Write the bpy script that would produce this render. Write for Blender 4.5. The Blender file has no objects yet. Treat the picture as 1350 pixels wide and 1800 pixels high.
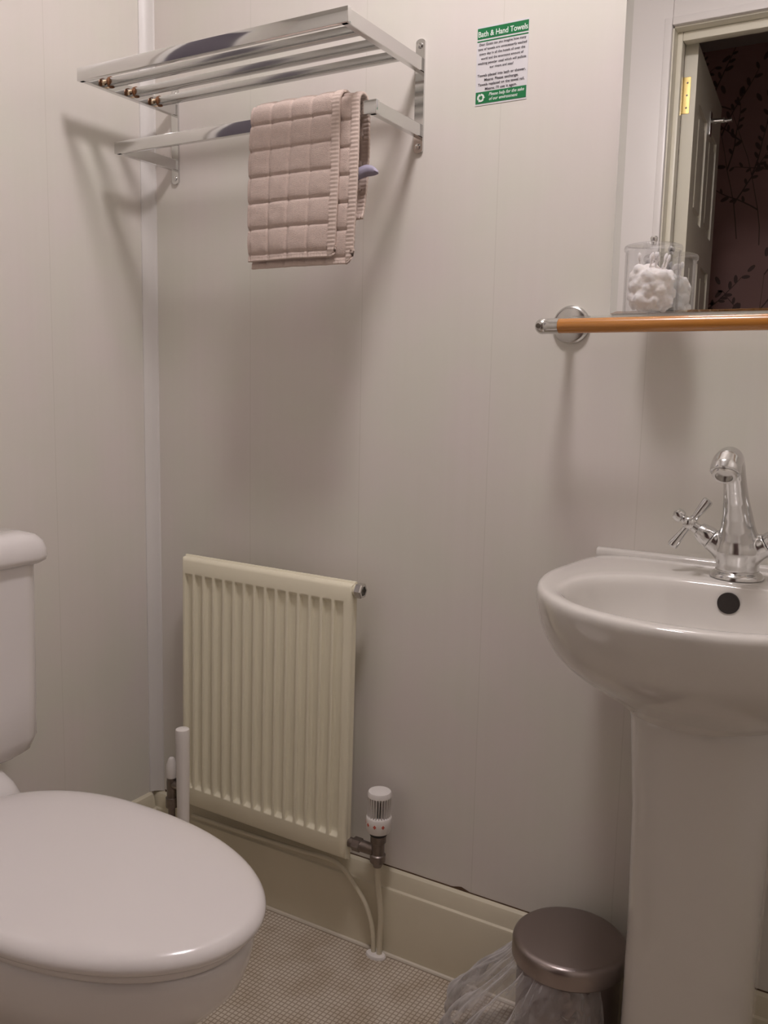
import bpy, bmesh, math, random
from mathutils import Vector, Matrix, noise
random.seed(7)
PI = math.pi
S = bpy.context.scene
COL = S.collection

# ------------------------------------------------------------------ camera
F_PX = 1577.48
yaw, pit, rol = .5344, .1396, .0219
cy_, sy_ = math.cos(yaw), math.sin(yaw); cp_, sp_ = math.cos(pit), math.sin(pit)
FW = Vector((-sy_*cp_, cy_*cp_, -sp_)); R0 = Vector((cy_, sy_, 0)); U0 = R0.cross(FW)
RT = R0*math.cos(rol) + U0*math.sin(rol); UP = -R0*math.sin(rol) + U0*math.cos(rol)
cd = bpy.data.cameras.new('camera'); cam = bpy.data.objects.new('camera', cd); COL.objects.link(cam)
cam.matrix_world = Matrix(((RT.x, UP.x, -FW.x, 1.5893), (RT.y, UP.y, -FW.y, -1.5781), (RT.z, UP.z, -FW.z, 1.2193), (0, 0, 0, 1)))
cd.sensor_fit = 'VERTICAL'; cd.sensor_height = 32; cd.lens = F_PX/1800*32; cd.clip_start = .02
S.camera = cam

# ------------------------------------------------------------------ world, lights, exposure
S.view_settings.view_transform = 'Standard'; S.view_settings.look = 'None'
S.view_settings.gamma = 1; S.view_settings.use_curve_mapping = False
S.view_settings.exposure = 0.0
W = bpy.data.worlds.new('world'); S.world = W; W.use_nodes = True
W.node_tree.nodes['Background'].inputs[0].default_value = (.9, .75, .6, 1)
W.node_tree.nodes['Background'].inputs[1].default_value = .02
LIGHT_POS = (1.02, -.61, 2.60)
LIGHT_EMIT = 76.5
LIGHT_COL = (1.0, .915, .93)

# ------------------------------------------------------------------ materials
def mat(name, col, rough=.5, metal=0, spec=.5, coat=0, noise_=None, bump=None, trans=0, sheen=0):
    m = bpy.data.materials.new(name); m.use_nodes = True
    nt = m.node_tree; b = nt.nodes['Principled BSDF']
    b.inputs['Base Color'].default_value = (*col, 1); b.inputs['Roughness'].default_value = rough
    b.inputs['Metallic'].default_value = metal; b.inputs['Specular IOR Level'].default_value = spec
    b.inputs['Coat Weight'].default_value = coat; b.inputs['Coat Roughness'].default_value = .08
    b.inputs['Sheen Weight'].default_value = sheen
    tc = nt.nodes.new('ShaderNodeTexCoord')
    if noise_:
        sc, amt, stretch = noise_
        mp = nt.nodes.new('ShaderNodeMapping'); mp.inputs['Scale'].default_value = stretch
        n = nt.nodes.new('ShaderNodeTexNoise'); n.inputs['Scale'].default_value = sc; n.inputs['Detail'].default_value = 5
        mx = nt.nodes.new('ShaderNodeMix'); mx.data_type = 'RGBA'
        mx.inputs[6].default_value = (*[c*(1-amt) for c in col], 1)
        mx.inputs[7].default_value = (*[min(1, c*(1+amt)) for c in col], 1)
        nt.links.new(tc.outputs['Object'], mp.inputs[0]); nt.links.new(mp.outputs[0], n.inputs[0])
        nt.links.new(n.outputs[0], mx.inputs[0]); nt.links.new(mx.outputs[2], b.inputs['Base Color'])
    if bump:
        sc, st, dist = bump
        n = nt.nodes.new('ShaderNodeTexNoise'); n.inputs['Scale'].default_value = sc; n.inputs['Detail'].default_value = 3
        bp = nt.nodes.new('ShaderNodeBump'); bp.inputs['Strength'].default_value = st; bp.inputs['Distance'].default_value = dist
        nt.links.new(tc.outputs['Object'], n.inputs[0]); nt.links.new(n.outputs[0], bp.inputs['Height'])
        nt.links.new(bp.outputs[0], b.inputs['Normal'])
    return m

def panel_mat(name, axis, phase):
    """glossy cladding boards: fine vertical joints every 0.29 m, a hint of vertical streak"""
    m = mat(name, (.80, .765, .70), .3, spec=.5)
    nt = m.node_tree; b = nt.nodes['Principled BSDF']; L = nt.links.new
    geo = nt.nodes.new('ShaderNodeNewGeometry'); sx = nt.nodes.new('ShaderNodeSeparateXYZ'); L(geo.outputs['Position'], sx.inputs[0])
    def mth(op, a, v=None, v2=None):
        n = nt.nodes.new('ShaderNodeMath'); n.operation = op; L(a, n.inputs[0])
        if v is not None: n.inputs[1].default_value = v
        return n.outputs[0]
    a = mth('ADD', sx.outputs[axis], phase); a = mth('DIVIDE', a, .29); a = mth('FRACT', a); a = mth('SUBTRACT', a, .5)
    a = mth('ABSOLUTE', a); line = mth('LESS_THAN', a, .0035)
    mp = nt.nodes.new('ShaderNodeMapping'); mp.inputs['Scale'].default_value = (55, 55, .8); L(geo.outputs['Position'], mp.inputs[0])
    n = nt.nodes.new('ShaderNodeTexNoise'); n.inputs['Scale'].default_value = 1; n.inputs['Detail'].default_value = 4; L(mp.outputs[0], n.inputs[0])
    n2 = nt.nodes.new('ShaderNodeTexNoise'); n2.inputs['Scale'].default_value = 5; n2.inputs['Detail'].default_value = 3; L(geo.outputs['Position'], n2.inputs[0])
    m1 = nt.nodes.new('ShaderNodeMix'); m1.data_type = 'RGBA'; m1.inputs[6].default_value = (.775, .745, .69, 1); m1.inputs[7].default_value = (.80, .77, .72, 1)
    L(n.outputs[0], m1.inputs[0])
    m3 = nt.nodes.new('ShaderNodeMix'); m3.data_type = 'RGBA'; m3.blend_type = 'MULTIPLY'; m3.inputs[0].default_value = 1
    cr = nt.nodes.new('ShaderNodeValToRGB'); cr.color_ramp.elements[0].position = .35; cr.color_ramp.elements[1].position = .65
    cr.color_ramp.elements[0].color = (.97, .985, .95, 1); cr.color_ramp.elements[1].color = (1.0, .965, .985, 1)
    L(n2.outputs[0], cr.inputs[0]); L(m1.outputs[2], m3.inputs[6]); L(cr.outputs[0], m3.inputs[7])
    m2 = nt.nodes.new('ShaderNodeMix'); m2.data_type = 'RGBA'; m2.inputs[7].default_value = (.60, .57, .50, 1)
    ml = mth('MULTIPLY', line, .32); L(ml, m2.inputs[0]); L(m3.outputs[2], m2.inputs[6]); L(m2.outputs[2], b.inputs['Base Color'])
    bp = nt.nodes.new('ShaderNodeBump'); bp.inputs['Strength'].default_value = .06; bp.inputs['Distance'].default_value = .002
    L(n.outputs[0], bp.inputs['Height']); L(bp.outputs[0], b.inputs['Normal'])
    return m

def floor_mat():
    m = mat('mosaic_vinyl', (.6, .55, .48), .45)
    nt = m.node_tree; b = nt.nodes['Principled BSDF']; L = nt.links.new
    geo = nt.nodes.new('ShaderNodeNewGeometry'); sx = nt.nodes.new('ShaderNodeSeparateXYZ'); L(geo.outputs['Position'], sx.inputs[0])
    def cell(o):
        prev = o
        for op, v in (('DIVIDE', .0098), ('FRACT', 0), ('SUBTRACT', .5), ('ABSOLUTE', 0)):
            n = nt.nodes.new('ShaderNodeMath'); n.operation = op; n.inputs[1].default_value = v; L(prev, n.inputs[0]); prev = n.outputs[0]
        return prev
    mx = nt.nodes.new('ShaderNodeMath'); mx.operation = 'MAXIMUM'; L(cell(sx.outputs[0]), mx.inputs[0]); L(cell(sx.outputs[1]), mx.inputs[1])
    cr = nt.nodes.new('ShaderNodeValToRGB'); cr.color_ramp.elements[0].position = .30; cr.color_ramp.elements[1].position = .46
    cr.color_ramp.elements[0].color = (.66, .59, .50, 1); cr.color_ramp.elements[1].color = (.34, .27, .20, 1)
    L(mx.outputs[0], cr.inputs[0])
    n2 = nt.nodes.new('ShaderNodeTexNoise'); n2.inputs['Scale'].default_value = 14; n2.inputs['Detail'].default_value = 4; L(geo.outputs['Position'], n2.inputs[0])
    c2 = nt.nodes.new('ShaderNodeValToRGB'); c2.color_ramp.elements[0].position = .3; c2.color_ramp.elements[1].position = .6
    c2.color_ramp.elements[0].color = (.82, .78, .72, 1); c2.color_ramp.elements[1].color = (1, 1, 1, 1); L(n2.outputs[0], c2.inputs[0])
    m3 = nt.nodes.new('ShaderNodeMix'); m3.data_type = 'RGBA'; m3.blend_type = 'MULTIPLY'; m3.inputs[0].default_value = 1
    L(cr.outputs[0], m3.inputs[6]); L(c2.outputs[0], m3.inputs[7]); L(m3.outputs[2], b.inputs['Base Color'])
    bp = nt.nodes.new('ShaderNodeBump'); bp.invert = True; bp.inputs['Strength'].default_value = .4; bp.inputs['Distance'].default_value = .0006
    L(mx.outputs[0], bp.inputs['Height']); L(bp.outputs[0], b.inputs['Normal'])
    return m

def clear_mat(name, tint, gloss_col=(1, 1, 1), base=.06, blend=.25, fk=1, rough=.03, white=None):
    """thin clear plastic or glass: transparency with a Fresnel-weighted reflection"""
    m = bpy.data.materials.new(name); m.use_nodes = True; nt = m.node_tree; nt.nodes.remove(nt.nodes['Principled BSDF'])
    L = nt.links.new; out = nt.nodes['Material Output']
    t = nt.nodes.new('ShaderNodeBsdfTransparent'); t.inputs[0].default_value = (*tint, 1)
    g = nt.nodes.new('ShaderNodeBsdfGlossy'); g.inputs[0].default_value = (*gloss_col, 1); g.inputs['Roughness'].default_value = rough
    lw = nt.nodes.new('ShaderNodeLayerWeight'); lw.inputs[0].default_value = blend
    ad = nt.nodes.new('ShaderNodeMath'); ad.operation = 'ADD'; ad.use_clamp = True; ad.inputs[1].default_value = base; fm = nt.nodes.new('ShaderNodeMath'); fm.operation = 'MULTIPLY'; fm.inputs[1].default_value = fk; L(lw.outputs['Fresnel'], fm.inputs[0]); L(fm.outputs[0], ad.inputs[0])
    mx = nt.nodes.new('ShaderNodeMixShader'); L(ad.outputs[0], mx.inputs[0]); L(t.outputs[0], mx.inputs[1]); L(g.outputs[0], mx.inputs[2])
    last = mx.outputs[0]
    if white:
        d = nt.nodes.new('ShaderNodeBsdfDiffuse'); d.inputs[0].default_value = (.85, .83, .84, 1)
        tl = nt.nodes.new('ShaderNodeBsdfTranslucent'); tl.inputs[0].default_value = (.8, .78, .8, 1)
        ds = nt.nodes.new('ShaderNodeAddShader'); dm = nt.nodes.new('ShaderNodeMixShader'); dm.inputs[0].default_value = .4
        L(d.outputs[0], dm.inputs[1]); L(tl.outputs[0], dm.inputs[2])
        n = nt.nodes.new('ShaderNodeTexNoise'); n.inputs['Scale'].default_value = 34; n.inputs['Detail'].default_value = 5; n.inputs['Distortion'].default_value = .8
        tc = nt.nodes.new('ShaderNodeTexCoord'); mp = nt.nodes.new('ShaderNodeMapping'); mp.inputs['Scale'].default_value = (1.6, 1.6, .28); L(tc.outputs['Object'], mp.inputs[0]); L(mp.outputs[0], n.inputs[0])
        mr = nt.nodes.new('ShaderNodeMapRange'); mr.inputs[1].default_value = .45; mr.inputs[2].default_value = .68
        mr.inputs[3].default_value = 0; mr.inputs[4].default_value = .16; L(n.outputs[0], mr.inputs[0])
        # a thin film seen edge-on along a fold is optically thicker, so it looks whiter
        l2 = nt.nodes.new('ShaderNodeLayerWeight'); l2.inputs[0].default_value = .5
        pw = nt.nodes.new('ShaderNodeMath'); pw.operation = 'POWER'; pw.inputs[1].default_value = 1.8; L(l2.outputs['Facing'], pw.inputs[0])
        ma = nt.nodes.new('ShaderNodeMath'); ma.operation = 'MULTIPLY_ADD'; ma.inputs[1].default_value = white[1]; ma.inputs[2].default_value = white[0]; L(pw.outputs[0], ma.inputs[0])
        sm2 = nt.nodes.new('ShaderNodeMath'); sm2.operation = 'ADD'; sm2.use_clamp = True; L(ma.outputs[0], sm2.inputs[0]); L(mr.outputs[0], sm2.inputs[1]); mr = sm2
        m2 = nt.nodes.new('ShaderNodeMixShader'); L(mr.outputs[0], m2.inputs[0]); L(last, m2.inputs[1]); L(dm.outputs[0], m2.inputs[2]); last = m2.outputs[0]
    L(last, out.inputs[0]); return m

M = {}
M['wall_back'] = panel_mat('cladding_back', 0, .145-.303+.29)
M['wall_left'] = panel_mat('cladding_left', 1, .145+.283)
M['floor'] = floor_mat()
M['plaster'] = mat('white_plaster', (.78, .76, .72), .8, bump=(60, .1, .001))
M['dark'] = mat('bedroom_paint', (.52, .31, .285), .8)
M['sprig'] = mat('sprig_print', (.17, .10, .09), .6)
M['carpet'] = mat('bedroom_carpet', (.12, .08, .06), .95)
M['trim'] = mat('white_plastic_trim', (.80, .775, .75), .35)
M['skirt'] = mat('cream_gloss_paint', (.72, .66, .51), .35, noise_=(9, .05, (1, 1, 1)))
M['seal'] = mat('white_sealant', (.70, .64, .54), .5)
M['grime'] = mat('grime', (.12, .07, .04), .8, noise_=(60, .4, (1, 1, 1)))
M['gloss'] = mat('cream_door_gloss', (.80, .76, .64), .35)
M['archi'] = mat('white_architrave_gloss', (.84, .80, .78), .3)
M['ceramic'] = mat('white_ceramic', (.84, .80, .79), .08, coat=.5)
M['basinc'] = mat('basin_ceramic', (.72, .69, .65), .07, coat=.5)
M['seatp'] = mat('white_seat_plastic', (.83, .785, .775), .18, coat=.3)
M['rad'] = mat('cream_radiator_enamel', (.86, .81, .635), .33, noise_=(6, .03, (1, 1, 1)))
M['chrome'] = mat('chrome', (.78, .78, .78), .07, 1)
M['tapchrome'] = mat('tap_chrome', (.70, .70, .695), .17, 1)
M['chromed'] = mat('satin_chrome', (.66, .65, .63), .22, 1)
M['steel'] = mat('brushed_steel', (.36, .31, .30), .30, 1, bump=(220, .05, .001))
M['brassold'] = mat('rusted_collar', (.20, .085, .035), .4, .5, noise_=(300, .5, (1, 1, 1)))
M['warmchrome'] = mat('highlight_chrome', (.95, .76, .56), .08, 1)  # bright warm tone painting the highlight at the slat ends
M['chromes'] = mat('dull_chrome', (.52, .52, .505), .2, 1)
M['rackchrome'] = mat('rack_chrome', (.68, .68, .67), .09, 1)
M['brass'] = mat('polished_brass', (.86, .66, .27), .25, 1)
M['screw'] = mat('dark_screw', (.16, .14, .12), .35, 1)
M['grey'] = mat('tarnished_valve_metal', (.25, .21, .19), .38, .9, noise_=(80, .3, (1, 1, 1)))
M['black'] = mat('black_plastic', (.02, .018, .018), .5)
M['hole'] = mat('dark_hole', (.02, .014, .012), .6)
M['whitep'] = mat('white_plastic', (.83, .79, .76), .35)
M['red'] = mat('red_print', (.60, .12, .08), .5)
M['wood'] = mat('orange_varnished_rail', (.52, .215, .045), .25, coat=.5, noise_=(20, .14, (.6, 6, 6)))
M['towel'] = mat('dusty_pink_terry', (.70, .56, .49), .95, noise_=(260, .16, (1, 1, 1)), bump=(900, .8, .0022), sheen=.3)
M['hem'] = mat('towel_hem_weave', (.72, .59, .52), .9, bump=(1200, .5, .001))
M['lilac'] = mat('lilac_label', (.42, .39, .50), .7)
M['cotton'] = mat('cotton', (.96, .90, .86), 1, bump=(150, .7, .002), sheen=.5)
_cb = M['cotton'].node_tree.nodes['Principled BSDF']; _cb.inputs['Subsurface Weight'].default_value = .6; _cb.inputs['Subsurface Radius'].default_value = (.02, .018, .016); _cb.inputs['Subsurface Scale'].default_value = 1
M['paper'] = mat('sign_white_film', (.75, .735, .75), .35)
M['green'] = mat('sign_green', (.010, .19, .06), .4)
M['signtxt'] = mat('sign_white_letters', (.80, .88, .82), .5)
M['ink'] = mat('sign_black_letters', (.06, .05, .06), .5)
M['acryl'] = clear_mat('clear_acrylic', (.97, .97, .975), base=.025, blend=.10, fk=.35)
M['glass'] = clear_mat('shelf_glass', (.97, .985, .98), base=.03, blend=.15, fk=.5)
M['bag'] = clear_mat('thin_plastic_bag', (.93, .92, .93), base=.05, rough=.18, white=(.13, .95))
mm = mat('mirror_silver', (.86, .87, .86), .0, 1); M['mirror'] = mm
M['caulk'] = mat('mirror_edge', (.55, .56, .52), .3)
lm = bpy.data.materials.new('lit_opal_glass'); lm.use_nodes = True
pb = lm.node_tree.nodes['Principled BSDF']; pb.inputs['Emission Color'].default_value = (*LIGHT_COL, 1); pb.inputs['Emission Strength'].default_value = LIGHT_EMIT
M['lamp'] = lm
M['nightglass'] = mat('dark_frosted_pane', (.13, .115, .14), .35)

# ------------------------------------------------------------------ helpers
def world_loc(o):
    v = Vector((0, 0, 0))
    while o: v += o.location; o = o.parent
    return v
def obj(name, bm, m, parent=None, smooth=True, angle=40):
    """link a bmesh given in world coordinates as one object, its origin at its own base"""
    bmesh.ops.recalc_face_normals(bm, faces=bm.faces)
    xs = [v.co.x for v in bm.verts]; ys = [v.co.y for v in bm.verts]; zs = [v.co.z for v in bm.verts]
    o0 = Vector(((min(xs)+max(xs))/2, (min(ys)+max(ys))/2, min(zs)))
    bmesh.ops.translate(bm, verts=bm.verts, vec=-o0)
    me = bpy.data.meshes.new(name); bm.to_mesh(me); bm.free()
    for x in (m if isinstance(m, (list, tuple)) else [m]): me.materials.append(M[x])
    if smooth:
        me.polygons.foreach_set('use_smooth', [True]*len(me.polygons))
        try: me.set_sharp_from_angle(angle=math.radians(angle))
        except Exception: pass
    o = bpy.data.objects.new(name, me); COL.objects.link(o); o.parent = parent
    o.location = o0 - (world_loc(parent) if parent else Vector((0, 0, 0)))
    return o
def tag(o, label, cat, group=None, kind=None):
    o['label'] = label; o['category'] = cat
    if group: o['group'] = group
    if kind: o['kind'] = kind
    return o
def thing(name, label, cat, loc, group=None):
    o = bpy.data.objects.new(name, None); COL.objects.link(o); o.location = loc; o.empty_display_size = .05
    return tag(o, label, cat, group)
def struct(o, label=None):
    o['kind'] = 'structure'
    if label: o['label'] = label
    return o
def box(bm, a, b, bev=0, seg=2, mi=0):
    r = bmesh.ops.create_cube(bm, size=1); vs = r['verts']
    a = Vector(a); b = Vector(b); c = (a+b)/2; d = b-a
    for v in vs: v.co = Vector((v.co.x*abs(d.x)+c.x, v.co.y*abs(d.y)+c.y, v.co.z*abs(d.z)+c.z))
    fs = set(f for v in vs for f in v.link_faces)
    for f in fs: f.material_index = mi
    if bev:
        es = list(set(e for v in vs for e in v.link_edges))
        bmesh.ops.bevel(bm, geom=es, offset=bev, segments=seg, affect='EDGES', profile=.5)
def newbox(*a, **k):
    bm = bmesh.new(); box(bm, *a, **k); return bm
def frame(d):
    d = Vector(d).normalized(); u = Vector((0, 0, 1)) if abs(d.z) < .9 else Vector((1, 0, 0))
    s = d.cross(u).normalized(); return s, s.cross(d).normalized()
def loft(bm, rings, cap=(True, True), closed=True, mi=0):
    vr = [[bm.verts.new(p) for p in r] for r in rings]; n = len(vr[0])
    for a, b in zip(vr, vr[1:]):
        for i in range(n if closed else n-1):
            j = (i+1) % n
            f = bm.faces.new((a[i], a[j], b[j], b[i])); f.material_index = mi
    if cap[0]: bm.faces.new(vr[0][::-1]).material_index = mi
    if cap[1]: bm.faces.new(vr[-1]).material_index = mi
    return vr
def lathe(bm, o, d, prof, n=32, mi=0, cap=(True, True)):
    """prof: (distance along d, radius)"""
    o = Vector(o); d = Vector(d).normalized(); s, u = frame(d)
    loft(bm, [[o+d*t+(s*math.cos(2*PI*i/n)+u*math.sin(2*PI*i/n))*max(r, 1e-5) for i in range(n)] for t, r in prof], cap, mi=mi)
def tube(bm, pts, r, n=12, mi=0):
    pts = [Vector(p) for p in pts]; rs = r if isinstance(r, (list, tuple)) else [r]*len(pts)
    rings = []; s = None
    for i, p in enumerate(pts):
        t = (pts[min(i+1, len(pts)-1)]-pts[max(i-1, 0)]).normalized()
        if s is None: s, u = frame(t)
        else:
            s = (s - t*s.dot(t)).normalized(); u = s.cross(t)
        rings.append([p+(s*math.cos(2*PI*k/n)+u*math.sin(2*PI*k/n))*rs[i] for k in range(n)])
    loft(bm, rings, mi=mi)
def spline(ctrl, k=8):
    P = [Vector(p) for p in ctrl]; P = [P[0]*2-P[1]]+P+[P[-1]*2-P[-2]]; out = []
    for i in range(1, len(P)-2):
        for j in range(k):
            t = j/k; a, b, c, d = P[i-1:i+3]
            out.append(.5*((2*b)+(c-a)*t+(2*a-5*b+4*c-d)*t*t+(-a+3*b-3*c+d)*t**3))
    out.append(P[-2]); return out
def lerp(a, b, t): return a+(b-a)*t
def interp(tab, x):
    if x <= tab[0][0]: return tab[0][1]
    for (a, fa), (b, fb) in zip(tab, tab[1:]):
        if x <= b: return lerp(fa, fb, (x-a)/(b-a))
    return tab[-1][1]
def ico(bm, c, r, sub=2, jit=0, sc=(1, 1, 1)):
    rr = bmesh.ops.create_icosphere(bm, subdivisions=sub, radius=1)
    for v in rr['verts']:
        k = 1+jit*noise.noise(v.co*2.2+Vector(c)*90)+jit*.4*noise.noise(v.co*7+Vector(c)*50)
        v.co = Vector(c)+Vector((v.co.x*sc[0], v.co.y*sc[1], v.co.z*sc[2]))*r*k

# ------------------------------------------------------------------ room shell
XR, YF, ZC = 2.02, -1.75, 2.68     # right wall, doorway wall (behind the camera), ceiling
DX0, DX1, DZ = .745, 1.62, 2.455     # door opening
struct(obj('floor', newbox((-.05, YF-.02, -.05), (XR+.05, .05, 0)), 'floor', smooth=False))
struct(obj('ceiling', newbox((-.05, YF, ZC), (XR+.05, .05, ZC+.05)), 'plaster', smooth=False))
struct(obj('wall_back', newbox((-.05, 0, 0), (XR+.05, .05, ZC)), 'wall_back', smooth=False))
struct(obj('wall_left', newbox((-.05, YF, 0), (0, 0, ZC)), 'wall_left', smooth=False))
struct(obj('wall_right', newbox((XR, YF, 0), (XR+.05, 0, ZC)), 'wall_left', smooth=False))
bm = bmesh.new()
box(bm, (-.95, YF-.14, 0), (DX0-.02, YF, 3.05)); box(bm, (DX1+.02, YF-.14, 0), (2.65, YF, 3.05)); box(bm, (DX0-.02, YF-.14, DZ+.02), (DX1+.02, YF, 3.05))
struct(obj('wall_front', bm, 'plaster', smooth=False))
# corner trim: hollow cove strip in the corner of back and left wall
bm = bmesh.new()
ring = [(0, -.001), (0, -.025), (.003, -.025), (.006, -.020), (.011, -.013), (.017, -.008), (.025, -.004), (.026, 0), (.001, 0)]
loft(bm, [[Vector((x, y, z)) for x, y in ring] for z in (.192, ZC)])
struct(obj('trim_1', bm, 'trim'))
# skirting: back and left
def skirting(name, p0, p1, nrm):
    bm = bmesh.new(); nrm = Vector(nrm)
    prof = [(0, 0), (.022, 0), (.022, .145), (.0205, .150), (.0165, .153), (.0155, .157), (.0135, .175), (.009, .186), (.004, .190), (0, .190)]
    loft(bm, [[Vector(p)+nrm*a+Vector((0, 0, z)) for a, z in prof] for p in (p0, p1)])
    return struct(obj(name, bm, 'skirt', angle=25))
skirting('baseboard_back', (0, 0, 0), (XR, 0, 0), (0, -1, 0))
skirting('baseboard_left', (0, -.022, 0), (0, YF, 0), (1, 0, 0))
skirting('baseboard_right', (XR, -.022, 0), (XR, YF, 0), (-1, 0, 0))
bm = bmesh.new(); tube(bm, [(x*.05, -.0235, .001) for x in range(1, 40)], .005, 8)
struct(obj('trim_2', bm, 'seal'))
# uneven dirty joint where the cladding stops above the skirting
bm = bmesh.new(); N = 240
top = []; bot = []
for i in range(N+1):
    x = .03+1.5*i/N; h = .0022+.0028*abs(noise.noise(Vector((x*9, 1, 0))))+(.012*abs(noise.noise(Vector((x*60, 4, 0)))) if x < .16 else 0)+(.006*max(0, 1-abs(x-.86)/.02))
    top.append((x, -.0012, .190+h)); bot.append((x, -.0012, .189))
vt = [bm.verts.new(p) for p in top]; vb = [bm.verts.new(p) for p in bot]
vt2 = [bm.verts.new((p[0], 0, p[2])) for p in top]
for i in range(N): bm.faces.new((vb[i], vb[i+1], vt[i+1], vt[i])); bm.faces.new((vt[i], vt[i+1], vt2[i+1], vt2[i]))
struct(obj('trim_3', bm, 'grime', smooth=False))

# night window over the cistern: outside the frame, mirrored in the chrome bars
bm = bmesh.new(); wy0, wy1, wz0, wz1 = -1.06, -.50, 1.45, 2.36
for (a, b) in (((0, wy0, wz0), (.022, wy0+.045, wz1)), ((0, wy1-.045, wz0), (.022, wy1, wz1)), ((0, wy0+.0452, wz0), (.022, wy1-.0452, wz0+.045)), ((0, wy0+.0452, wz1-.045), (.022, wy1-.0452, wz1))):
    box(bm, a, b, .003)
wf = struct(obj('window_1', bm, 'trim'))
obj('window_pane', newbox((0, wy0+.04, wz0+.04), (.008, wy1-.04, wz1-.04)), 'nightglass', wf, smooth=False)

# ------------------------------------------------------------------ doorway behind the camera, seen in the mirror
bm = bmesh.new()
def arch(bm, x0, x1, z0, z1):
    box(bm, (x0, YF-.001, z0), (x1, YF+.017, z1), .004)
arch(bm, DX0-.215, DX0-.004, 0, DZ+.125); arch(bm, DX1+.004, DX1+.125, 0, DZ+.125); arch(bm, DX0-.0038, DX1+.0038, DZ+.004, DZ+.125)
for (x0, x1, z0, z1) in ((DX0-.03, DX0-.004, 0, DZ+.03), (DX1+.004, DX1+.03, 0, DZ+.03), (DX0-.0036, DX1+.0036, DZ+.004, DZ+.03)):
    box(bm, (x0, YF+.01, z0), (x1, YF+.023, z1), .004)
struct(obj('door_2', bm, 'archi'), 'white architrave around the doorway seen in the mirror')
bm = bmesh.new()
box(bm, (DX0-.02, YF-.14, 0), (DX0, YF+.002, DZ)); box(bm, (DX1, YF-.14, 0), (DX1+.02, YF+.002, DZ)); box(bm, (DX0+.0002, YF-.14, DZ), (DX1-.0002, YF+.002, DZ+.02))
for (a, b) in (((DX0, YF-.09, 0), (DX0+.018, YF-.045, DZ)), ((DX1-.018, YF-.09, 0), (DX1, YF-.045, DZ)), ((DX0+.0185, YF-.09, DZ-.03), (DX1-.0185, YF-.045, DZ-.0005))):
    box(bm, a, b, .003)
struct(obj('door_3', bm, 'gloss'), 'cream painted door lining')
# door leaf swung out into the bedroom
leaf = bpy.data.objects.new('door_1', None); COL.objects.link(leaf); leaf.location = (DX0+.006, YF-.142, .01); leaf['kind'] = 'structure'
leaf.rotation_euler = (0, 0, 0)
LW, LH, LT = .80, DZ-.02, .045
def lobj(name, bm, m, parent=leaf):      # leaf parts are built straight in the leaf's own axes: x thickness, -y width, z height
    me = bpy.data.meshes.new(name); bmesh.ops.recalc_face_normals(bm, faces=bm.faces); bm.to_mesh(me); bm.free(); me.materials.append(M[m])
    o = bpy.data.objects.new(name, me); COL.objects.link(o); o.parent = parent; return o
bm = bmesh.new()
prs = []
rows = ((.18, .86), (1.08, 1.72), (1.86, 2.26))
cols = ((.11, .36), (.45, .70))
# stiles and rails leave six recesses; raised fields inside
xs = [0, .11, .36, .45, .70, LW]; zs = [0, .18, .86, 1.08, 1.72, 1.86, 2.26, LH]
for i in range(5):
    for j in range(7):
        rec = i in (1, 3) and j in (1, 3, 5)
        d = .010 if rec else 0
        box(bm, (d, -xs[i+1], zs[j]), (LT-d, -xs[i], zs[j+1]))
        if rec:
            box(bm, (.002, -xs[i+1]+.035, zs[j]+.035), (LT-.002, -xs[i]-.035, zs[j+1]-.035), .008, 1)
lobj('door_panel', bm, 'gloss')
bm = bmesh.new(); box(bm, (-.002, -.0015, 0), (.026, .0018, 0)) if False else None
h0 = 2.20
box(bm, (0.000, -.001, h0), (.026, .0022, h0+.125), .0008)
lathe(bm, (-.003, .003, h0), (0, 0, 1), [(0, .0045), (.125, .0045)], 12)
hng = lobj('hinge', bm, 'brass')
for zz in (.02, .0625, .105):
    bm = bmesh.new(); lathe(bm, (.015, .0022, h0+zz), (0, 1, 0), [(0, .0036), (.0008, .003)], 12); lobj('screw', bm, 'screw', hng)
bm = bmesh.new()
hy = -.44; hz = 2.275
box(bm, (LT, hy-.02, hz-.045), (LT+.006, hy+.02, hz+.045), .002)
lathe(bm, (LT, hy, hz+.01), (1, 0, 0), [(0, .011), (.05, .009), (.055, .011)], 16)
tube(bm, spline([(LT+.0, hy, hz+.01), (LT+.05, hy, hz+.008), (LT+.07, hy-.002, hz+.008), (LT+.082, hy-.003, hz+.010)], 6), [.008]*18+[.012], 12)
lobj('coat_hook', bm, 'chrome')
leaf.rotation_euler = (0, 0, -.085)
# bedroom beyond: floor, walls, ceiling, sprig wallpaper
BY = -3.75
struct(obj('floor', newbox((-.9, BY, -.05), (2.6, YF-.02, -.002)), 'carpet', smooth=False))
struct(obj('ceiling', newbox((-.9, BY, 3.05), (2.6, YF-.14, 3.1)), 'plaster', smooth=False))
struct(obj('wall_left', newbox((-.95, BY, 0), (-.9, YF-.14, 3.05)), 'dark', smooth=False))
struct(obj('wall_right', newbox((2.6, BY, 0), (2.65, YF-.14, 3.05)), 'dark', smooth=False))
bm = newbox((-.95, BY-.05, 0), (2.65, BY, 3.05))
def leafshape(bm, c, ang, ln):
    pts = []
    for k in range(10):
        t = 2*PI*k/10; x = math.cos(t)*ln/2+ln/2; z = math.sin(t)*ln*.22
        pts.append(bm.verts.new((c[0]+x*math.cos(ang)-z*math.sin(ang), BY+.0012, c[1]+x*math.sin(ang)+z*math.cos(ang))))
    bm.faces.new(pts).material_index = 1
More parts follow.
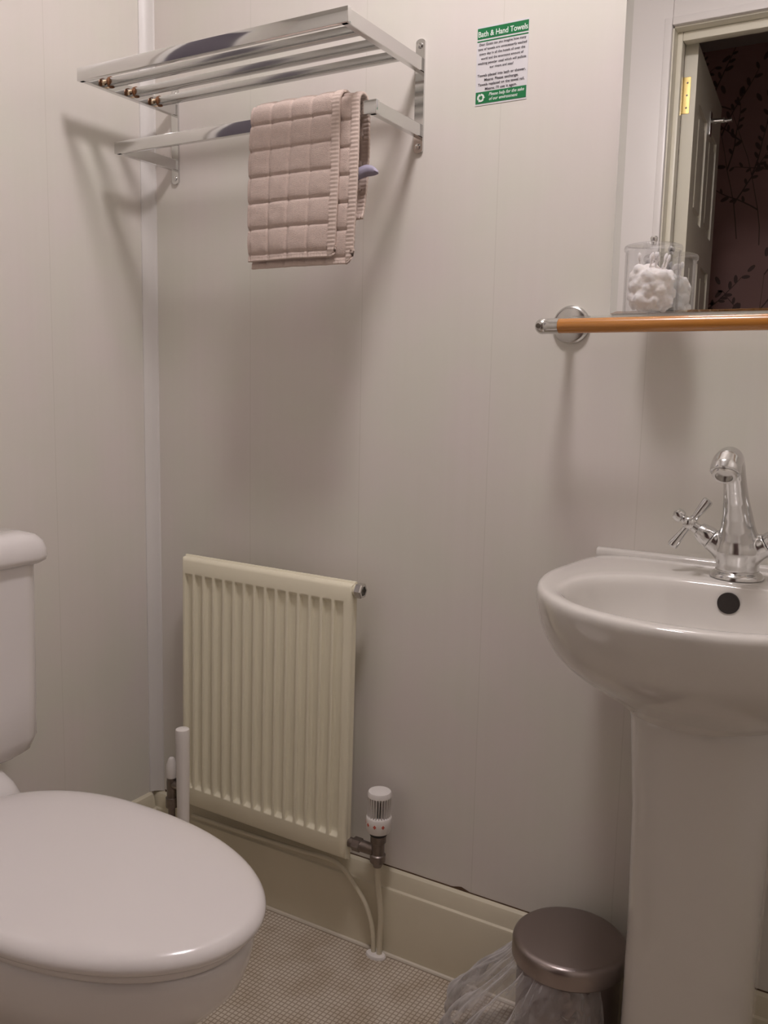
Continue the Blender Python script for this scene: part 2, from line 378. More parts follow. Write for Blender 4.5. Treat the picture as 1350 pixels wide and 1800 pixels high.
def stem(bm, p, ang, ln, depth):
    q = Vector(p); n = 8; w = .0028 if depth else .004; prev = None
    for i in range(n+1):
        s = Vector((-math.sin(ang), math.cos(ang)))*w*(1-i/n*.6)
        cur = (bm.verts.new((q.x+s.x, BY+.001, q.y+s.y)), bm.verts.new((q.x-s.x, BY+.001, q.y-s.y)))
        if prev: bm.faces.new((prev[0], prev[1], cur[1], cur[0])).material_index = 1
        prev = cur
        if i > 1:
            if depth > 0 and i % 2 == 0: stem(bm, tuple(q), ang+random.choice((-1, 1))*random.uniform(.5, .8), ln*random.uniform(.35, .5), depth-1)
            elif depth == 0: leafshape(bm, tuple(q), ang+random.choice((-1, 1))*.8, random.uniform(.03, .05))
        ang += random.uniform(-.12, .14); q = q+Vector((math.cos(ang), math.sin(ang)))*ln/n
    leafshape(bm, tuple(q), ang, .05)
for x in (-.2, .05, .30, .55, .8, 1.05, 1.3, 1.6, 1.9):
    for z in (.2, 1.15, 2.0): stem(bm, (x+random.uniform(-.1, .1), z+random.uniform(-.1, .1)), PI/2+random.uniform(-.3, .3), .75, 1)
o = obj('wall_front', bm, ['dark', 'sprig'], smooth=False); struct(o, 'dark brown sprig wallpaper of the room beyond')

# ------------------------------------------------------------------ ceiling lamp
t = thing('ceiling_light', 'round opal glass ceiling light fixed above the basin side of the room', 'ceiling light', LIGHT_POS)
bm = bmesh.new(); lathe(bm, (LIGHT_POS[0], LIGHT_POS[1], ZC), (0, 0, -1), [(0, .145), (.02, .145), (.024, .135)], 40); obj('base', bm, 'whitep', t)
bm = bmesh.new(); lathe(bm, (LIGHT_POS[0], LIGHT_POS[1], ZC-.02), (0, 0, -1), [(0, .132), (.02, .128), (.045, .11), (.065, .075), (.075, .03), (.077, 0)], 40); obj('lamp_shade', bm, 'lamp', t)

# ------------------------------------------------------------------ towel rack
XB0, XB1 = .0889, .7158
t = thing('towel_rack', 'chrome wall-mounted towel rack with slatted shelf above a lower rail', 'towel rack', ((XB0+XB1)/2, 0, 1.658))
def tiltx(bm, dz):   # the far (right) end hangs dz higher
    return bm
for xb in (XB0, XB1):
    bm = bmesh.new(); w = .0095; pts = []
    z0, z1 = 1.658, 1.872
    for k in range(9): a = PI*k/8; pts.append((xb+w*math.cos(a), z1-w+w*math.sin(a)*.6))
    for k in range(9): a = PI+PI*k/8; pts.append((xb+w*math.cos(a), z0+w+w*math.sin(a)*.6))
    loft(bm, [[Vector((x, y, z)) for x, z in pts] for y in (0, -.005)])
    br = obj('bracket', bm, 'rackchrome', t, angle=30)
    for zz in (z0+.016, z1-.016):
        bm = bmesh.new(); lathe(bm, (xb, -.0045, zz), (0, -1, 0), [(0, .0058), (.0015, .0055), (.0028, .003), (.003, 0)], 16)
        box(bm, (xb-.0045, -.0078, zz-.0007), (xb+.0045, -.0072, zz+.0007)); obj('screw', bm, 'rackchrome', br)
def bar_frame(y0, ztop, h, name):
    for xb in (XB0, XB1):
        bm = newbox((xb-.0065, y0+.002, ztop-h), (xb+.0065, -.004, ztop), .001, 1); obj('arm', bm, 'rackchrome', t, angle=30)
    bm = newbox((XB0-.0095, y0-.0005, ztop-h), (XB1+.0095, y0+.011, ztop), .0012, 2); obj(name, bm, 'rackchrome', t, angle=30)
bar_frame(-.269, 1.834, .025, 'front_bar'); bar_frame(-.175, 1.7145, .0235, 'lower_rail')
for y in (-.205, -.136, -.068):
    bm = bmesh.new(); box(bm, (XB0+.005, y-.0075, 1.8125), (XB1-.005, y+.0075, 1.8285), .0016, 2); obj('slat', bm, 'chromes', t, angle=30)
    bm = bmesh.new(); lathe(bm, (XB0+.0062, y, 1.821), (1, 0, 0), [(.008, .0098), (.0095, .0112), (.0105, .0102), (.0115, .0112), (.0135, .0112), (.0145, .0095)], 20)
    ec = obj('end_collar', bm, 'brassold', t); ec['label'] = 'rust-brown collar at the end of the slat'
    bm = bmesh.new(); lathe(bm, (XB0+.004, y, 1.8205), (1, 0, 0), [(0, .0095), (.006, .0092), (.0105, .0085)], 20); obj('end_highlight', bm, 'warmchrome', ec)  # stub added between arm and collar, coloured bright to stand in for a highlight

# ------------------------------------------------------------------ towel
TX0 = .462
t = thing('hand_towel', 'dusty pink quilted terry hand towel folded over the lower rail', 'towel', (.57, -.172, 1.436))
def towel_layer(name, x0, x1, zf, zb, off, cut, hemr, back_shift=0):
    """a cloth running from front hem up over the rail and down behind; off = how far outside the rail it lies"""
    yc, zc, r = -.169, 1.712, .016+off
    Lf = zc-zf; Lr = PI*r; Lb = zc-zb; T = Lf+Lr+Lb
    ns = int(T/.0021); nu = int((x1-x0)/.0021)
    bm = bmesh.new(); V = []
    for i in range(ns+1):
        s = T*i/ns; row = []
        for j in range(nu+1):
            u = j/nu; x = x0+(x1-x0)*u
            if s < Lf: p = Vector((x, yc-r, zf+s)); nn = Vector((0, -1, 0)); h = (Lf-s)
            elif s < Lf+Lr:
                a = (s-Lf)/r; p = Vector((x, yc-r*math.cos(a), zc+r*1.05*math.sin(a))); nn = Vector((0, -math.cos(a), math.sin(a))); h = 0
            else: p = Vector((x, yc+r, zc-(s-Lf-Lr))); nn = Vector((0, 1, 0)); h = -(s-Lf-Lr)
            # hang: front belly swings a little forward then in; back flap leans away
            if h > 0:
                p.y += -.004*math.sin(min(h/.26, 1)*PI)-.006*(h/.28)*(.5+.5*math.sin(x*34+1)) ; p.x += -.008*(h/.28)*(1-u*.3)+.004*math.sin(h*14)*u*u
            if h < 0:
                k = min(-h/.2, 1); p.y += .017*math.sin(k*PI*.75)+.004*math.sin(x*40); p.x += back_shift*k
            # terry cells with stitched grooves between
            c = .0455
            du = abs(((x1-hemr-x+.001)/c+.5) % 1-.5)*c; dv = abs(((s-.012)/(c*1.03)+.5) % 1-.5)*c*1.03
            inner = x < x1-hemr
            g = 0
            if inner:
                g -= .0028*math.exp(-(dv/.0026)**2); g -= .0024*math.exp(-(du/.0028)**2)
                g += .0009*noise.noise(Vector((x*60, s*60, off*900)))-.0018*math.exp(-(dv/.0095)**2)-.0010*math.exp(-(du/.009)**2)
            else:
                g -= .0015+.0007*math.sin(s*2*PI/.0072); 
                if x > x1-.004: g -= .001
            if s < .007 or s > T-.007: g -= .0012-.0006*math.sin(x*2*PI/.006)
            p += nn*g
            p += nn*.0012*noise.noise(Vector((x*11, s*9, off*300)))
            # rounded lower right corner
            if s < cut and u > .5:
                e = (x1-x); 
                if e < cut:
                    dd = cut-math.sqrt(max(cut*cut-(cut-e)**2, 0))
                    if s < dd: p.z += (dd-s)*.9
            row.append(bm.verts.new(p))
        V.append(row)
    for i in range(ns):
        for j in range(nu):
            f = bm.faces.new((V[i][j], V[i][j+1], V[i+1][j+1], V[i+1][j]))
            x = x0+(x1-x0)*(j+.5)/nu
            if x > x1-hemr or i < 3: f.material_index = 1
    o = obj(name, bm, ['towel', 'hem'], t, angle=180)
    md = o.modifiers.new('thickness', 'SOLIDIFY'); md.thickness = .0042; md.offset = -1
    return o
towel_layer('outer_fold', TX0, .661, 1.449, 1.56, .0115, .018, .015)
towel_layer('inner_fold', TX0+.004, .697, 1.436, 1.522, .0045, .024, .016, back_shift=-.02)
bm = bmesh.new(); lab = spline([(.672, -.149, 1.600), (.690, -.150, 1.604), (.708, -.154, 1.601), (.722, -.158, 1.595)], 5)
rows_ = []
for k, p in enumerate(lab):
    f = k/(len(lab)-1); hw = .013*(1-f**3*.8)
    rows_.append([Vector((p.x, p.y, p.z+hw*.7)), Vector((p.x, p.y-.0025, p.z)), Vector((p.x, p.y, p.z-hw))])
loft(bm, rows_, (False, False), closed=False)
o = obj('care_label', bm, 'lilac', t); o['label'] = 'lilac care label sticking out behind'
md = o.modifiers.new('thickness', 'SOLIDIFY'); md.thickness = .0008

# ------------------------------------------------------------------ sign on the wall
# corners as measured on the wall: about 0.1 m wide, 0.13 m tall
sx0, sx1, sz0, sz1 = .8315, .9325, 1.737, 1.8665
t = thing('towel_sign', 'small white and green printed towel notice stuck on the cladding above the radiator side', 'sign', ((sx0+sx1)/2, 0, sz0))
SW = sx1-sx0
obj('backing', newbox((sx0, -.0008, sz0-.004), (sx1, 0, sz1+.003)), 'paper', t, smooth=False)
obj('header_band', newbox((sx0+.001, -.0012, sz1-.0185), (sx1-.001, -.0006, sz1)), 'green', t, smooth=False)
obj('rule_line', newbox((sx0+.001, -.0012, sz1-.0235), (sx1-.001, -.0006, sz1-.0215)), 'green', t, smooth=False)
obj('footer_band', newbox((sx0+.001, -.0012, sz0-.001), (sx1-.001, -.0006, sz0+.0195)), 'green', t, smooth=False)
def text_part(name, lines, m, size, y=-.0014, off=0, parent=t, ext=.0001):
    bm = bmesh.new()
    for s, x, z, w, al, sh in lines:
        cu = bpy.data.curves.new('lettering', 'FONT'); cu.body = s; cu.size = size; cu.align_x = al; cu.extrude = ext; cu.offset = off; cu.shear = sh
        ob = bpy.data.objects.new('lettering', cu); COL.objects.link(ob); bpy.context.view_layer.update()
        dg = bpy.context.evaluated_depsgraph_get(); me = bpy.data.meshes.new_from_object(ob.evaluated_get(dg))
        wx = max(v.co.x for v in me.vertices)-min(v.co.x for v in me.vertices); k = w/wx if w else 1
        me.transform(Matrix.Translation((x, y, z)) @ Matrix.Rotation(PI/2, 4, 'X') @ Matrix.Diagonal((k, 1, 1, 1)))
        bm.from_mesh(me); bpy.data.objects.remove(ob); bpy.data.curves.remove(cu); bpy.data.meshes.remove(me)
    return obj(name, bm, m, parent, smooth=False)
xc = (sx0+sx1)/2
text_part('header_lettering', [('Bath & Hand Towels', xc, sz1-.0150, SW*.95, 'CENTER', 0)], 'signtxt', .0135, off=.0002)
body = [('Dear Guest can you imagine how many', .90), ('tons of towels are unnecessarily washed', .94), ('every day in all the hotels all over the', .88),
        ('world and the enormous amount of', .82), ('washing powder used which will pollute', .93), ('our rivers and seas?', .46)]
body2 = [('Towels placed into bath or shower,', .93), ('Means: Please exchange.', .66), ('Towels replaced on the towel rail,', .90), ("Means: I'll use it again.", .62)]
L1 = [(s, xc, sz1-.0300-.0081*i, SW*w, 'CENTER', 0) for i, (s, w) in enumerate(body)]
L2 = [(s, xc, sz1-.0300-.0081*5-.0132-.0079*i, SW*w, 'CENTER', 0) for i, (s, w) in enumerate(body2)]
text_part('body_lettering', L1, 'ink', .0058, off=.00005)
text_part('rule_lettering', L2, 'ink', .0062, off=.00008)
text_part('footer_lettering', [('Please help for the sake', xc+.011, sz0+.0112, SW*.68, 'CENTER', .25), ('of our environment', xc+.005, sz0+.0032, SW*.55, 'CENTER', .25)], 'signtxt', .0078, off=.0001)
# three chasing arrows
bm = bmesh.new(); rc = (sx0+.0115, sz0+.0092)
for k in range(3):
    a0 = PI/2+2*PI*k/3; ri, ro = .0038, .0072
    for i in range(7):
        a, b = a0-i*.22, a0-(i+1)*.22
        q = [(rc[0]+r*math.cos(g), rc[1]+r*math.sin(g)) for r, g in ((ri, a), (ro, a), (ro, b), (ri, b))]
        loft(bm, [[Vector((x, yy, z)) for x, z in q] for yy in (-.0012, -.0016)])
    g = a0-7*.22; q = [(rc[0]+(ri-.0016)*math.cos(g), rc[1]+(ri-.0016)*math.sin(g)), (rc[0]+(ro+.0016)*math.cos(g), rc[1]+(ro+.0016)*math.sin(g)), (rc[0]+.0056*math.cos(g-.5), rc[1]+.0056*math.sin(g-.5))]
    loft(bm, [[Vector((x, yy, z)) for x, z in q] for yy in (-.0012, -.0016)])
obj('recycling_symbol', bm, 'signtxt', t, smooth=False)

# ------------------------------------------------------------------ mirror
MX0, MX1, MZ0, MZ1 = 1.107, 1.70, 1.352, 2.12
t = thing('wall_mirror', 'large mirror above the shelf, with the open door in its reflection', 'mirror', ((MX0+MX1)/2, 0, MZ0))
obj('backing', newbox((MX0+.001, -.003, MZ0+.001), (MX1-.001, 0, MZ1-.001)), 'caulk', t, smooth=False)
bm = bmesh.new(); bw = .0125
o_ = [(MX0, MZ0), (MX1, MZ0), (MX1, MZ1), (MX0, MZ1)]; i_ = [(MX0+bw, MZ0+.004), (MX1-bw, MZ0+.004), (MX1-bw, MZ1-bw), (MX0+bw, MZ1-bw)]
loft(bm, [[Vector((x, -.003, z)) for x, z in o_], [Vector((x, -.0062, z)) for x, z in o_], [Vector((x, -.0070, z)) for x, z in i_]], (True, True))
obj('mirror_glass', bm, 'mirror', t, smooth=False)

# ------------------------------------------------------------------ shelf with orange rail
RY, RZ = -.12, 1.3245; RX1 = 1.62
t = thing('glass_shelf', 'glass shelf with an orange front rail and chrome ends under the mirror', 'shelf', (1.34, 0, 1.30))
bm = bmesh.new(); tube(bm, [(1.058+(RX1-1.058)*k/24, RY, RZ+.002*k/24) for k in range(25)], .0122, 28); obj('rail', bm, 'wood', t)
for sx, x0 in ((1, 1.0285), (-1, RX1+.0235)):
    bm = bmesh.new()
    tube(bm, spline([(x0+.009*sx, -.004, RZ+.008), (x0+.005*sx, -.06, RZ+.006), (x0, -.100, RZ+.002), (x0+.006*sx, RY+.003, RZ), (x0+.0305*sx, RY, RZ)], 6), [.008]*8+[.009]*4+[.0115]*6+[.0128]*7, 24)
    ico(bm, (x0, RY+.001, RZ), .0132, 3)
    e = obj('rail_end', bm, 'chromed', t)
    bm = bmesh.new(); lathe(bm, (x0-.003*sx, RY-.0115, RZ), (0, -1, 0), [(0, .0045), (.0022, .004), (.0025, 0)], 16); obj('screw', bm, 'screw', e)
    bm = bmesh.new(); lathe(bm, (x0+.009*sx, 0, RZ+.010), (0, -1, 0), [(0, .034), (.005, .034), (.008, .032), (.0095, .028), (.010, .012), (.016, .010)], 40)
    obj('rosette', bm, 'chromed', t)
obj('shelf_plate', newbox((1.075, -.112, 1.3355), (RX1-.02, -.022, 1.3412), .001, 1), 'glass', t, smooth=False)
for x in (1.16, 1.54):
    obj('support_peg', newbox((x-.006, -.118, 1.330), (x+.006, -.104, 1.3355), .001), 'chrome', t)

# ------------------------------------------------------------------ acrylic jar with cotton
JX, JY, JZ = 1.192, -.066, 1.3415; JR = .0435
t = thing('cotton_jar', 'clear lidded acrylic jar standing on the glass shelf before the mirror', 'jar', (JX, JY, JZ))
bm = bmesh.new(); lathe(bm, (JX, JY, JZ), (0, 0, 1), [(0, JR-.001), (.001, JR), (.004, JR+.0008), (.006, JR), (.103, JR), (.103, JR-.0022), (.0065, JR-.0022), (.005, 0)], 48, cap=(True, False)); obj('jar_body', bm, 'acryl', t)
bm = bmesh.new(); lathe(bm, (JX, JY, JZ+.1032), (0, 0, 1), [(0, JR-.003), (.0005, JR+.0022), (.006, JR+.0024), (.0085, JR+.001), (.0105, JR-.004), (.0115, .012), (.012, .006)], 48); obj('lid', bm, 'acryl', t)
bm = bmesh.new(); lathe(bm, (JX, JY, JZ+.114), (0, 0, 1), [(0, .004), (.004, .0035), (.006, .0055), (.011, .006), (.0135, .004), (.014, 0)], 20); obj('knob', bm, 'chrome', t)
bm = bmesh.new()
for k in range(330):
    u = (k+.5)/330; z = JZ+.0175+.054*u; a = k*2.399; rr = math.sqrt(((k*7) % 23)/22)*(JR-.0125)*(1-.25*max(0, u-.75)/.25)
    ico(bm, (JX+rr*math.cos(a), JY+rr*math.sin(a), z+random.uniform(-.006, .006)), random.uniform(.0060, .0105), 2, .35)
cw = tag(obj('cotton_wool', bm, 'cotton'), 'pale fluffy cotton wool filling the lower part of the clear jar', 'cotton wool', kind='stuff')
md = cw.modifiers.new('merge', 'REMESH'); md.mode = 'VOXEL'; md.voxel_size = .0016; md.use_smooth_shade = True
md = cw.modifiers.new('soften', 'SMOOTH'); md.factor = .5; md.iterations = 9
def bud():
    bm = bmesh.new(); lathe(bm, (0, 0, 0), (0, 0, 1), [(0, .0015), (.050, .0015)], 8)
    me = bpy.data.meshes.new('stick'); bm.to_mesh(me); bm.free(); me.materials.append(M['whitep'])
    bm = bmesh.new()
    ico(bm, (0, 0, 0), .003, 2, .1, (1, 1, 2.2))
    m2 = bpy.data.meshes.new('cotton_tip'); bm.to_mesh(m2); bm.free(); m2.materials.append(M['cotton'])
    return me, m2
sm, tm = bud()
for k in range(11):
    r = bpy.data.objects.new('cotton_bud', None); COL.objects.link(r)
    a = 2*PI*k/11+random.uniform(-.2, .2); d = random.uniform(.014, .032)
    r.location = (JX+.55*d*math.cos(a), JY+.55*d*math.sin(a), JZ+.045); r.rotation_euler = (random.uniform(-.2, .2), random.uniform(-.28, .28), 0)
    tag(r, 'white cotton bud standing upright in the clear jar above the cotton wool', 'cotton bud', 'cotton buds in the jar')
    for n_, me, z in (('stick', sm, 0), ('cotton_tip', tm, 0), ('cotton_tip', tm, .050)):
        c = bpy.data.objects.new(n_, me); COL.objects.link(c); c.parent = r; c.location.z = z

# ------------------------------------------------------------------ basin and pedestal
BX, BYc = 1.343, -.20; NB = 96
t = thing('pedestal_basin', 'white ceramic pedestal washbasin fixed to the wall under the mirror', 'washbasin', (BX, -.2, 0))
def outline(a, b, back, z, bk=.925, e=.30):
    out = []
    for i in range(NB):
        th = 2*PI*i/NB; c, s = math.cos(th), math.sin(th)
        if s <= 0: x, y = a*math.copysign(abs(c)**.94, c), b*math.copysign(abs(s)**.94, s)
        else:
            x = math.copysign(abs(c)**e, c)*a; y = (back)*abs(s)**e; x *= lerp(1, bk, y/back if back else 0)
        out.append(Vector((BX+x, BYc+y, z)))
    return out
def inner(a, b, cy, z, back_flat=0):
    out = []
    for i in range(NB):
        th = 2*PI*i/NB; c, s = math.cos(th), math.sin(th)
        k = .82 if s > 0 else .90
        y = b*math.copysign(abs(s)**(k), s)
        if s > 0: y *= .95
        out.append(Vector((BX+a*math.copysign(abs(c)**k, c), cy+y, z)))
    return out
BK = -BYc-.001
rings = [outline(.085, .075, .07, .700, .98, .6), outline(.112, .095, .10, .742, .98, .6), outline(.140, .120, .14, .757, .96, .5), outline(.178, .165, .185, .784, .95, .4), outline(.214, .212, BK, .812),
         outline(.234, .246, BK, .845), outline(.2435, .266, BK, .875), outline(.2480, .2765, BK, .900), outline(.2495, .2805, BK, .917), outline(.2485, .2805, BK, .926), outline(.2455, .277, BK-.001, .9308),
         outline(.240, .272, BK-.003, .9325)]
ic = -.298
rings += [inner(.196, .157, ic, .9325), inner(.190, .151, ic, .9305), inner(.185, .146, ic, .925), inner(.181, .142, ic, .915), inner(.176, .138, ic, .895), inner(.167, .127, ic, .868),
          inner(.158, .108, ic, .842), inner(.125, .08, ic, .820), inner(.08, .05, ic, .806), inner(.04, .027, ic, .800), inner(.022, .018, ic, .799)]
bm = bmesh.new(); loft(bm, rings)
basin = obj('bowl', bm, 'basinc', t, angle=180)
md = basin.modifiers.new('smooth', 'SUBSURF'); md.levels = md.render_levels = 1
bm = bmesh.new()
lip = [(BX-.232, 0), (BX+.232, 0)]
loft(bm, [[Vector((x, y, z)) for y, z in ((0, .925), (-.013, .925), (-.013, .9345), (-.010, .9385), (-.004, .940), (0, .940))] for x in (BX-.234, BX-.230, BX+.230, BX+.234)])
obj('back_lip', bm, 'basinc', t)
bm = bmesh.new(); oc = Vector((1.364, -.1685, .9045)); od = Vector((0, -1, .12))
lathe(bm, oc-od*.002, od, [(0, .0165), (.0035, .0158), (.0036, .0150), (.0037, 0)], 32); obj('overflow_hole', bm, 'hole', t)['label'] = 'dark round overflow hole'
bm = bmesh.new(); lathe(bm, (BX, ic, .798), (0, 0, 1), [(0, .022), (.003, .0215), (.0035, .015), (.002, 0)], 32); obj('waste', bm, 'chrome', t)
bm = bmesh.new()
def ped(a, b, z, cy=-.185):
    out = []
    for i in range(NB):
        th = 2*PI*i/NB; c, s = math.cos(th), math.sin(th); e = .8
        if s > 0: out.append(Vector((BX+.008+a*math.copysign(abs(c)**.5, c), cy+b*.9*abs(s)**.5, z)))
        else: out.append(Vector((BX+.008+a*math.copysign(abs(c)**e, c), cy+b*math.copysign(abs(s)**e, s), z)))
    return out
loft(bm, [ped(.106, .104, 0), ped(.106, .104, .03), ped(.104, .100, .06), ped(.101, .097, .12), ped(.098, .095, .22), ped(.098, .095, .4), ped(.102, .098, .58), ped(.110, .102, .68), ped(.113, .106, .725), ped(.118, .111, .745), ped(.112, .105, .752)])
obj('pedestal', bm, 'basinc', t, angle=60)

# ------------------------------------------------------------------ mixer tap
TX, TY, TZ = 1.362, -.098, .933
t = thing('mixer_tap', 'chrome mixer tap with cross-head handles standing on the basin ledge', 'tap', (TX, TY, TZ))
bm = bmesh.new(); lathe(bm, (TX, TY, TZ), (0, 0, 1), [(0, .0405), (.004, .0400), (.0075, .037), (.010, .033), (.012, .0325)], 40); obj('base_flange', bm, 'tapchrome', t)
bm = bmesh.new(); rr = []
body_path = [(0, 0, .010, .0320), (0, 0, .022, .0325), (0, 0, .032, .0345), (0, 0, .042, .0360), (0, -.001, .052, .0345), (-.001, -.004, .064, .030), (-.002, -.009, .08, .0258), (-.003, -.016, .10, .0222), (-.005, -.026, .125, .0188),
             (-.006, -.036, .145, .0172), (-.007, -.046, .163, .0165), (-.008, -.057, .178, .0172), (-.009, -.070, .188, .0182), (-.009, -.084, .190, .0196), (-.010, -.097, .186, .0208), (-.010, -.106, .178, .0214), (-.010, -.110, .171, .0214)]
P = [Vector((TX+a, TY+b, TZ+c)) for a, b, c, r in body_path]
for i, (p, q) in enumerate(zip(P, body_path)):
    tg = (P[min(i+1, len(P)-1)]-P[max(i-1, 0)]).normalized(); sdv = Vector((1, 0, 0)); up_ = sdv.cross(tg)
    rr.append([p+(sdv*math.cos(2*PI*k/32)+up_*math.sin(2*PI*k/32))*q[3] for k in range(32)])
loft(bm, rr)
for sx in (-1, 1):   # shoulders flowing into the handle barrels
    d = Vector((sx*.84, -.05, .545)).normalized()
    lathe(bm, (TX, TY, TZ+.030), d, [(0, .024), (.02, .0235), (.036, .0195), (.050, .0185), (.0505, .0165)], 28)
b_ = obj('spout_body', bm, 'tapchrome', t, angle=60)
md = b_.modifiers.new('merge', 'REMESH'); md.mode = 'VOXEL'; md.voxel_size = .0013; md.use_smooth_shade = True
sm_ = b_.modifiers.new('soften', 'SMOOTH'); sm_.factor = .6; sm_.iterations = 14
bm = bmesh.new(); e0 = P[-1]; dn = (P[-1]-P[-3]).normalized()
lathe(bm, e0-dn*.004, dn, [(0, .0175), (.008, .0175), (.0105, .0165), (.0105, .0125), (.005, .012), (.005, 0)], 28); obj('aerator', bm, 'chromed', t)
for sx in (-1, 1):
    d = Vector((sx*.84, -.05, .545)).normalized(); o0 = Vector((TX, TY, TZ+.030))+d*.051
    bm = bmesh.new()
    lathe(bm, o0, d, [(0, .0168), (.006, .0172), (.016, .0150), (.022, .0125), (.024, .0085), (.032, .0080), (.033, .0112), (.045, .0112), (.046, .007), (.052, .0065), (.054, .0095), (.060, .0108), (.066, .0095), (.070, 0)], 24)
    h = obj('tap_handle', bm, 'tapchrome', t, angle=35)
    c = o0+d*.039; s1 = d.cross(Vector((.2, -.97, .1))).normalized(); u1 = s1.cross(d)
    for k in range(4):
        a = 2*PI*k/4; v = s1*math.cos(a)+u1*math.sin(a)
        bm = bmesh.new(); lathe(bm, c+v*.008, v, [(0, .0052), (.010, .0058), (.033, .0086), (.037, .0084), (.039, .006), (.0395, 0)], 18); obj('spoke', bm, 'tapchrome', h)

# ------------------------------------------------------------------ radiator
RX0, RX1_, RZ0, RZ1 = .154, .619, .216, .822; RF = -.071
t = thing('radiator', 'cream ribbed panel radiator hanging low on the back wall', 'radiator', ((RX0+RX1_)/2, 0, RZ0))
bm = bmesh.new(); nf = 15; x_a, x_b = RX0+.006, RX1_-.0165; pitch = (x_b-x_a)/nf
nx = nf*16; nz_l = [RZ0+.010, RZ0+.046, RZ0+.0475, RZ0+.0495, RZ0+.053, RZ0+.058, RZ0+.07]+[RZ0+.07+(RZ1-.045-.02-RZ0-.07)*k/6 for k in range(1, 7)]+[RZ1-.052, RZ1-.047, RZ1-.0435, RZ1-.0405, RZ1-.039, RZ1-.012]
cols_ = [RX0+.004]+[x_a+(x_b-x_a)*i/nx for i in range(nx+1)]+[RX1_-.005]
V = []
for z in nz_l:
    row = []
    zz = min(z-(RZ0+.0475), (RZ1-.0405)-z); kz = max(0, min(1, zz/.008)); kz = kz*kz*(3-2*kz)
    for x in cols_:
        ph = ((x-x_a)/pitch) % 1 if x_a < x < x_b else 0
        # channel: shoulders flat and raised, the groove pressed in
        w = .5-.5*math.cos(2*PI*ph); g = max(0, min(1, (w-.10)/.26)); g = g*g*(3-2*g)
        row.append(bm.verts.new((x, RF+.0090*g*kz, z)))
    V.append(row)
for i in range(len(V)-1):
    for j in range(len(cols_)-1): bm.faces.new((V[i][j], V[i][j+1], V[i+1][j+1], V[i+1][j]))
# rolled edges back to the flange
def peri(dx, y, dzt):
    pts = [Vector((c.co.x, 0, 0)) for c in V[0]]
    L_ = [(v.co.x, v.co.z) for v in V[0]]+[(r[-1].co.x, r[-1].co.z) for r in V[1:]]+[(v.co.x, v.co.z) for v in reversed(V[-1][:-1])]+[(r[0].co.x, r[0].co.z) for r in reversed(V[1:-1])]
    cx0, cz0 = (RX0+RX1_)/2, (RZ0+RZ1)/2; out = []
    for x, z in L_:
        x2 = x+(dx if x > cols_[-1]-1e-6 else (-dx if x < cols_[0]+1e-6 else 0)); z2 = z+(dzt if z > nz_l[-1]-1e-6 else (-dzt if z < nz_l[0]+1e-6 else 0))
        out.append(Vector((x2, y, z2)))
    return out
base = V[0]+[r[-1] for r in V[1:]]+list(reversed(V[-1][:-1]))+[r[0] for r in reversed(V[1:-1])]
prev = base
for dx, y, dz in ((.0025, RF+.002, .004), (.004, RF+.005, .0075), (.0042, RF+.0085, .0085), (.004, RF+.0095, .0085), (.0035, RF+.0125, .0085), (.0055, RF+.015, .0125), (.0055, RF+.020, .0125), (-.002, RF+.022, .002)):
    cur = [bm.verts.new(p) for p in peri(dx, y, dz)]; n = len(cur)
    for i in range(n): bm.faces.new((prev[i], prev[(i+1) % n], cur[(i+1) % n], cur[i]))
    prev = cur
bm.faces.new(prev)
obj('panel', bm, 'rad', t, angle=50)
for x in (RX0+.09, RX1_-.09):
    bm = newbox((x-.012, RF+.018, RZ0+.06), (x+.012, .0, RZ1-.06), .002); obj('wall_bracket', bm, 'rad', t)
bm = bmesh.new(); lathe(bm, (RX1_-.004, RF+.014, .806), (1, 0, 0), [(0, .0115), (.010, .0115)], 24)
lathe(bm, (RX1_-.004, RF+.014, .806), (1, 0, 0), [(0, .008), (.004, .012)], 24); pl = obj('plug_boss', bm, 'rad', t)
bm = bmesh.new(); lathe(bm, (RX1_+.006, RF+.014, .806), (1, 0, 0), [(0, .0165), (.012, .0165), (.014, .0145), (.014, .0105), (.004, .009), (.004, 0)], 6, cap=(True, False)); obj('hex_plug', bm, 'chromed', t, angle=20)['label'] = 'chrome hexagonal plug'
t.rotation_euler = (0, .010, 0)
# thermostatic valve at lower right
vx, vy = .689, -.052
bm = bmesh.new()
lathe(bm, (vx, vy, .292), (0, 0, -1), [(-.008, .014), (.0, .0165), (.018, .0165), (.020, .0135), (.045, .0135), (.047, .0165), (.062, .0165), (.066, .012), (.074, .009)], 24)
lathe(bm, (RX1_-.002, vy, .252), (1, 0, 0), [(0, .0105), (.012, .0105)], 20)
lathe(bm, (RX1_+.010, vy, .252), (1, 0, 0), [(0, .0150), (.018, .0150), (.020, .012), (.055, .0115)], 6)
lathe(bm, (RX1_+.028, vy, .252), (1, 0, 0), [(0, .0125), (.034, .0125)], 20)
v = obj('thermostatic_valve', bm, 'grey', t, angle=30)
bm = bmesh.new(); lathe(bm, (vx, vy, .290), (0, 0, 1), [(0, .018), (.010, .019), (.043, .0175), (.082, .0160)], 32); obj('locking_collar', bm, 'black', v)
bm = bmesh.new(); nk = 26
def flute(r, z, d): 
    return [Vector((vx+(r-(d if i % 4 in (0, 1) else 0))*math.cos(2*PI*i/(nk*4)), vy+(r-(d if i % 4 in (0, 1) else 0))*math.sin(2*PI*i/(nk*4)), z)) for i in range(nk*4)]
loft(bm, [flute(.0235, .298, 0), flute(.0262, .303, 0), flute(.0268, .318, 0), flute(.0268, .330, 0), flute(.0255, .3325, 0), flute(.0248, .3330, 0), flute(.0252, .3335, .0095), flute(.0252, .374, .009), flute(.0252, .376, 0), flute(.0250, .3825, 0), flute(.0232, .3865, 0), flute(.010, .3875, 0)])
